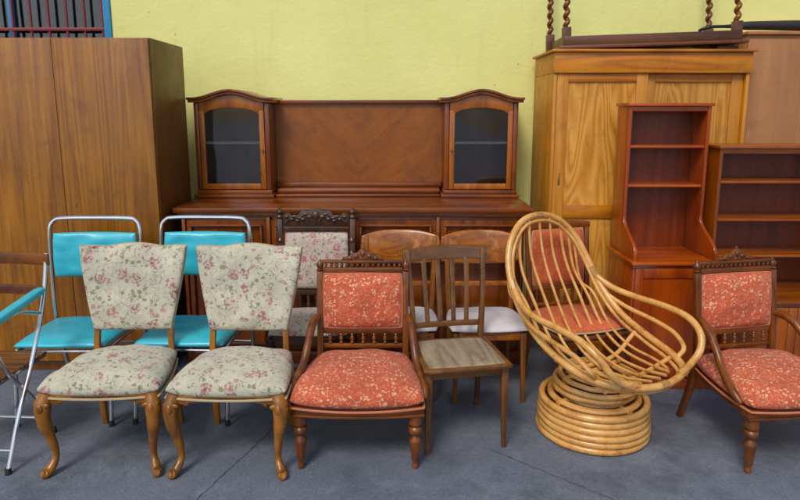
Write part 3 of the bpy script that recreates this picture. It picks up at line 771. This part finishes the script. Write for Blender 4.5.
# ---------------------------------------------------------------- carved dark chair
def carved_chair(loc, rz):
    c = parent('carved_dark_chair', loc, rz)
    for sx in (-1, 1):
        turned(c, 'front_leg', [((sx*.215, -.2, 0), (sx*.215, -.2, .42), [(0, .015), (.05, .022), (.1, .014), (.4, .022), (.6, .03), (.65, .018), (.7, .03), (.78, .018), (.8, .028), (1, .028)])], W_dark)
        post(c, 'rear_post', smoothsecs([((sx*.225, .27, 0), (.03, .03)), ((sx*.222, .21, .3), (.034, .036)), ((sx*.222, .205, .5), (.036, .036)), ((sx*.228, .265, 1.04), (.034, .03))]), W_dark)
        turned(c, 'post_rings', [((sx*.224, .205+(z-.5)*.11-.012, z-.015), (sx*.224, .205+(z-.5)*.11-.012, z+.015), [(0, .012), (.5, .02), (1, .012)]) for z in (.58, .66, .74, .82, .90)], W_dark, 10)
        turned(c, 'ear', [((sx*.228, .262, 1.03), (sx*.228, .272, 1.10), [(0, .018), (.15, .026), (.35, .018), (.6, .026), (.85, .016), (1, .004)])], W_dark)
        box(c, 'side_rail', (sx*.22-.013, sx*.22+.013), (-.2, .2), (.375, .43), W_dark, .003)
    boxes(c, 'rails', [((-.2, .2), (-.215, -.19), (.375, .43)), ((-.2, .2), (.19, .215), (.375, .43)), ((-.205, .205), (.2, .225), (.555, .585)), ((-.205, .205), (.24, .265), (.955, .985))], W_dark)
    turned(c, 'spindles', [((x, .203, .43), (x, .212, .556), [(0, .007), (.2, .013), (.35, .007), (.5, .014), (.65, .007), (.8, .013), (1, .007)]) for x in [-.16+i*.053 for i in range(7)]], W_dark, 10)
    cr = [(-.208, .986), (-.208, 1.03), (-.2, 1.06), (-.17, 1.07), (-.15, 1.05), (-.11, 1.055), (-.09, 1.085), (-.05, 1.08), (-.03, 1.095), (0, 1.1)]
    outline(c, 'carved_crest', cr+[(-x, z) for x, z in cr[:-1][::-1]], 'XZ', .245, .268, W_dark, .004)
    lst = []
    for sx in (-1, 1):
        for x, z, r in ((.04, 1.045, .017), (.08, 1.03, .015), (.115, 1.02, .013), (.15, 1.03, .014), (.18, 1.045, .013)): lst.append(((sx*x, .243, z), r, (1.3, .6, .9)))
    lst.append(((0, .242, 1.055), .024, (1, .6, 1.1)))
    blobs(c, 'crest_carving', lst, W_dark)
    tubes(c, 'crest_scrolls', [([(sx*.02, .243, 1.02), (sx*.06, .24, 1.065), (sx*.1, .24, 1.04), (sx*.14, .24, 1.05), (sx*.19, .243, 1.01)], .006, False) for sx in (-1, 1)], W_dark)
    cushion(c, 'back_cushion', F_pink, lambda a, b_: Vector((a*.2, .222+(b_+1)/2*.04, .588+(b_+1)/2*.364)), (0, -.99, .1), lambda a, b_: .015+.025*((1-a*a)*(1-b_*b_))**.7, lambda a, b_: .01, c=.08, n=22)
    cushion(c, 'seat_cushion', F_pink, lambda a, b_: Vector((a*.235, b_*.22-.01, .445)), (0, 0, 1), lambda a, b_: .03+.03*(1-a*a)*(1-b_*b_), lambda a, b_: .015, c=.2, n=22)
    return c
carved_chair((-.525, 3.58, 0), 0)

# ---------------------------------------------------------------- red spindle chair
def red_spindle_chair(loc, rz):
    c = parent('red_spindle_back_chair', loc, rz)
    for sx in (-1, 1):
        turned(c, 'front_leg', [((sx*.2, -.19, 0), (sx*.195, -.185, .42), [(0, .012), (.08, .018), (.12, .013), (.5, .021), (.7, .026), (.74, .017), (.8, .027), (1, .026)])], W_arm)
        post(c, 'rear_post', smoothsecs([((sx*.2, .27, 0), (.026, .028)), ((sx*.197, .21, .3), (.03, .034)), ((sx*.198, .205, .5), (.032, .034)), ((sx*.205, .26, .99), (.03, .026))]), W_arm)
    boxes(c, 'back_rails', [((-.185, .185), (.2, .222), (.60, .628)), ((-.185, .185), (.195, .217), (.5, .52))], W_armX)
    solid(c, 'top_rail', lambda s_, t_: Vector((s_*.225, .245, .975+(t_+1)/2*(.035+.02*(1-s_*s_)))), (0, .024, 0), W_armX, 14, 2, .004)
    turned(c, 'spindles', [((x, .207, .518), (x, .212, .602), [(0, .006), (.25, .011), (.5, .006), (.75, .011), (1, .006)]) for x in [-.15+i*.05 for i in range(7)]], W_arm, 10)
    cushion(c, 'back_cushion', F_redplain, lambda a, b_: Vector((a*.18, .215+(b_+1)/2*.035, .63+(b_+1)/2*.345)), (0, -.99, .1), lambda a, b_: .02+.03*((1-a*a)*(1-b_*b_))**.7, lambda a, b_: .012, c=.15, n=22, piping=(.005, 0, F_pipe))
    cushion(c, 'seat_cushion', F_redplain, lambda a, b_: Vector((a*(.24-.02*b_), b_*.225-.01, .475)), (0, 0, 1), lambda a, b_: .02+.03*(1-a*a)*(1-b_*b_), lambda a, b_: .01, c=.5, n=22, piping=(.005, -.004, F_pipe))
    cushion(c, 'seat_frame', W_armX, lambda a, b_: Vector((a*(.245-.02*b_), b_*.23-.01, .437)), (0, 0, 1), lambda a, b_: .028, lambda a, b_: .028, c=.5, n=22)
    return c
red_spindle_chair((1.05, 3.56, 0), 16)

# ---------------------------------------------------------------- turquoise chrome chairs
def turq_chair(loc, rz):
    c = parent('turquoise_chrome_chair', loc, rz)
    r = .0125
    tube(c, 'back_frame', [(-.255, .33, .012), (-.262, .26, .3), (-.268, .235, .5), (-.272, .25, .8), (-.27, .265, .99), (-.245, .275, 1.045), (-.19, .277, 1.06), (0, .278, 1.062), (.19, .277, 1.06), (.245, .275, 1.045), (.27, .265, .99), (.272, .25, .8), (.268, .235, .5), (.262, .26, .3), (.255, .33, .012)], r, chrome)
    tube(c, 'front_frame', [(-.255, -.27, .012), (-.255, -.235, .3), (-.25, -.22, .395), (-.24, -.18, .418), (-.245, .1, .418), (-.262, .236, .43)], r, chrome)
    tube(c, 'front_frame_right', [(.255, -.27, .012), (.255, -.235, .3), (.25, -.22, .395), (.24, -.18, .418), (.245, .1, .418), (.262, .236, .43)], r, chrome)
    tubes(c, 'cross_tubes', [([(-.25, -.2, .405), (.25, -.2, .405)], .009, False), ([(-.26, .2, .418), (.26, .2, .418)], .009, False), ([(-.26, .262, .28), (.26, .262, .28)], .008, False)], chrome)
    cushion(c, 'seat_pad', V_turq, lambda a, b_: Vector((a*.25, b_*.235-.02, .452)), (0, 0, 1), lambda a, b_: .022+.018*(1-a*a)*(1-b_*b_), lambda a, b_: .022, c=.12, n=24, wob=.008)
    cushion(c, 'back_pad', V_turq, lambda a, b_: Vector((a*.252, .235+.025*(1-a*a)+(b_+1)/2*.02, .705+(b_+1)/2*.27)), (0, -1, .05), lambda a, b_: .022+.01*(1-a*a)*(1-b_*b_), lambda a, b_: .012, c=.1, n=24, wob=.009)
    turned(c, 'rubber_feet', [((x, y, 0), (x, y, .035), [(0, .015), (1, .014)]) for x in (-.255, .255) for y in (-.27, .33)], rubber, 12)
    return c
turq_chair((-1.835, 3.42, 0), 1)
turq_chair((-1.19, 3.44, 0), -2)

# ---------------------------------------------------------------- folding chair far left
c = parent('folding_metal_armchair', (-2.10, 2.93, 0), -3)
for sx in (-1, 1):
    x = sx*.255
    tube(c, 'back_leg_tube', [(x, -.22, .012), (x, -.1, .25), (x, .04, .48), (x, .17, .75), (x, .23, .97)], .011, chrome)
    tube(c, 'front_leg_tube', [(x*.93, .17, .012), (x*.93, .04, .25), (x*.93, -.12, .46), (x*.93, -.2, .62), (x*.93, -.205, .70)], .011, chrome)
    tube(c, 'arm_strut', [(x, .13, .68), (x, -.05, .74), (x, -.22, .725)], .009, chrome)
    cushion(c, 'armrest', V_turq, lambda a, b_, x=x: Vector((x+a*.026, -.03+b_*.21, .765+.03*b_)), (0, 0, 1), lambda a, b_: .02, lambda a, b_: .014, c=.4, n=14)
    turned(c, 'rubber_feet', [((x, -.22, 0), (x, -.22, .03), [(0, .015), (1, .014)]), ((x*.93, .17, 0), (x*.93, .17, .03), [(0, .015), (1, .014)])], rubber, 12)
tubes(c, 'cross_tubes', [([(-.255, -.18, .1), (.255, -.18, .1)], .009, False), ([(-.235, .14, .1), (.235, .14, .1)], .009, False), ([(-.24, -.2, .64), (-.24, -.2, .66)], .009, False)], steel)
solid(c, 'wooden_back_rail', lambda s_, t_: Vector((s_*.275, .205+.03*(1-s_*s_), .91+(t_+1)/2*.06)), (0, .018, 0), W_armX, 14, 2, .004)
solid(c, 'wooden_back_rail_low', lambda s_, t_: Vector((s_*.25, .165+.03*(1-s_*s_), .76+(t_+1)/2*.05)), (0, .015, 0), W_armX, 14, 2, .004)
boxes(c, 'seat_slats', [((-.235, .235), (-.21+i*.058, -.165+i*.058), (.44, .455)) for i in range(7)], W_slatX, .003)
boxes(c, 'seat_bearers', [((-.228, -.208), (-.2, .19), (.425, .4395)), ((.208, .228), (-.2, .19), (.425, .4395))], steel, .002)

# ---------------------------------------------------------------- rattan swivel chair
c = parent('rattan_swivel_chair', (1.04, 3.13, 0), 28)
def ring(cx, cy, z, R, n=20, wob=.0, ph=0): return [(cx+R*math.cos(2*math.pi*i/n)*(1+wob*math.sin(3*i+ph)), cy+R*math.sin(2*math.pi*i/n), z+wob*.15*math.sin(2*math.pi*i/n*2+ph)) for i in range(n)]
lst = [(ring(.003*math.sin(i*2.1), .003*math.cos(i*1.7), .02+.034*i, .28-.002*i, wob=.006, ph=i), .0182, True) for i in range(6)]
tubes(c, 'base_rings', lst, M_rat, n=3, res=12)
tubes(c, 'base_inner', [(ring(0, 0, .205, .225), .018, True), (ring(0, 0, .21, .17), .016, True), ([(-.25, 0, .205), (.25, 0, .205)], .016, False), ([(0, -.25, .2), (0, .25, .2)], .016, False)], M_rat, n=3)
turned(c, 'base_plate', [((0, 0, .18), (0, 0, .225), [(0, .13), (1, .13)])], black, 24)
turned(c, 'swivel_plate', [((0, 0, .225), (0, 0, .30), [(0, .06), (.4, .06), (.41, .11), (1, .11)])], black, 24)
tubes(c, 'swivel_rings', [(ring(0, 0, .25, .205, wob=.015), .0150, True), (ring(0, -.01, .285, .21, wob=.015, ph=2), .0145, True), (ring(.01, -.02, .318, .20, wob=.02, ph=4), .0135, True),
      (ring(0, -.01, .325, .14, wob=.01, ph=4), .013, True)], M_rat, n=3)
tubes(c, 'swivel_spindle', [([(-.2, .02, .32), (0, .0, .335), (.2, .02, .345)], .013, False), ([(-.12, -.19, .315), (0, 0, .325), (.12, .18, .35)], .012, False), ([(.13, -.19, .315), (0, 0, .325), (-.12, .18, .35)], .012, False)], M_rat)
RIM = [(0, .50, 1.10), (.13, .49, 1.072), (.235, .45, .975), (.29, .39, .84), (.31, .29, .69), (.32, .14, .565), (.325, -.05, .49), (.30, -.24, .45), (.2, -.38, .435), (0, -.43, .425)]
rim = RIM+[(-x, y, z) for x, y, z in RIM[1:-1][::-1]]
tube(c, 'rim_hoop', rim, .0185, M_rat, closed=True, res=12)
rim2 = [(x*.93, y*.97-.0, z-.028 if y < .2 else z-.03) for x, y, z in rim]
tube(c, 'inner_hoop', rim2, .010, M_rat, closed=True, res=10)
ribs = []
for i in range(9):
    u = -1+i/4
    xt = .235*math.sin(u*1.25)/math.sin(1.25); zt = 1.085-.16*abs(u)**2.2; yt = .495-.05*u*u
    j = random.uniform(-.006, .006)
    ribs.append(([(xt, yt, zt), (xt*1.12+j, yt-.055+.02*abs(u), zt-.22), (xt*1.12+j, .30, .62+.03*abs(u)), (xt*1.1, .16, .45+.05*u*u), (xt*1.05-j, .0, .375+.055*u*u), (xt*.98, -.18, .37+.05*u*u), (xt*.85, -.36+.07*u*u, .415)], random.uniform(.0075, .0095), False))
tubes(c, 'ribs', ribs, M_rat, n=8)
tubes(c, 'cross_braces', [([(-.31, .02, .49), (-.17, .02, .385), (0, .02, .358), (.17, .02, .385), (.31, .02, .49)], .012, False),
      ([(-.28, -.24, .44), (-.15, -.2, .37), (0, -.2, .352), (.15, -.2, .37), (.28, -.24, .44)], .012, False)], M_rat)
for sx in (-1, 1):
    tube(c, 'arm_hoop', [(sx*.30, .33, .745), (sx*.335, .22, .69), (sx*.365, .08, .668), (sx*.375, -.10, .665), (sx*.37, -.25, .65), (sx*.35, -.345, .60), (sx*.31, -.385, .53), (sx*.24, -.39, .47), (sx*.14, -.405, .44)], .0175, M_rat, res=12)
    tube(c, 'arm_inner', [(sx*.31, .26, .655), (sx*.345, .12, .60), (sx*.355, -.06, .575), (sx*.345, -.2, .55), (sx*.325, -.28, .50), (sx*.285, -.28, .455)], .0125, M_rat)
wr = []
for pnt, d in (((.298, .34, .76), (.012, -.04, -.05)), ((-.298, .34, .76), (-.012, -.04, -.05)), ((.2, -.39, .445), (.05, .02, .01)), ((-.2, -.39, .445), (-.05, .02, .01)), ((0, .5, 1.098), (.05, 0, 0)), ((0, -.43, .425), (.05, 0, 0))):
    p0 = Vector(pnt)-Vector(d)*.5; p1 = Vector(pnt)+Vector(d)*.5
    wr.append(([tuple(p0), tuple(p1)], .0215, False))
tubes(c, 'cane_bindings', wr, M_ratD)

# ---------------------------------------------------------------- small debris on the ground
bm = bmesh.new()
for i in range(420):
    x = random.uniform(-2.6, 2.6); y = random.uniform(1.9, 4.0)
    r = random.uniform(.0015, .004)
    bmesh.ops.create_icosphere(bm, subdivisions=1, radius=r, matrix=Matrix.Translation((x, y, r*.4)) @ Matrix.Diagonal((random.uniform(.7, 1.8), random.uniform(.7, 1.6), .6, 1)))
finish(bm, 'grit', plain('grit_stone', (.22, .2, .18), .9, var=.5, scale=3), None)

# ---------------------------------------------------------------- light
el, az = 50, 203
d = Vector((math.sin(rad(az))*math.cos(rad(el)), math.cos(rad(az))*math.cos(rad(el)), math.sin(rad(el))))
W = bpy.data.worlds.new('World'); scene.world = W; W.use_nodes = True
nt = W.node_tree; bg = nt.nodes['Background']
sky = nt.nodes.new('ShaderNodeTexSky'); sky.sky_type = 'NISHITA'; sky.sun_disc = False
sky.sun_elevation = rad(el); sky.sun_rotation = rad(az); sky.air_density = 1.0; sky.dust_density = 2.5
nt.links.new(sky.outputs[0], bg.inputs[0]); bg.inputs[1].default_value = .14
sl = bpy.data.lights.new('sun', 'SUN'); sl.energy = 1.75; sl.angle = rad(18); sl.color = (1, .94, .85)
so = bpy.data.objects.new('sun', sl); scene.collection.objects.link(so)
so.rotation_euler = d.to_track_quat('Z', 'Y').to_euler(); so.location = d*20

cam = bpy.data.cameras.new('camera'); co = bpy.data.objects.new('camera', cam); scene.collection.objects.link(co)
co.location = (0, 0, 1.7); co.rotation_euler = (rad(80), 0, 0)
cam.lens = 28; cam.sensor_width = 36; cam.shift_y = -.0375; cam.clip_end = 300
scene.camera = co
scene.view_settings.view_transform = 'Standard'; scene.view_settings.look = 'None'; scene.view_settings.exposure = 0
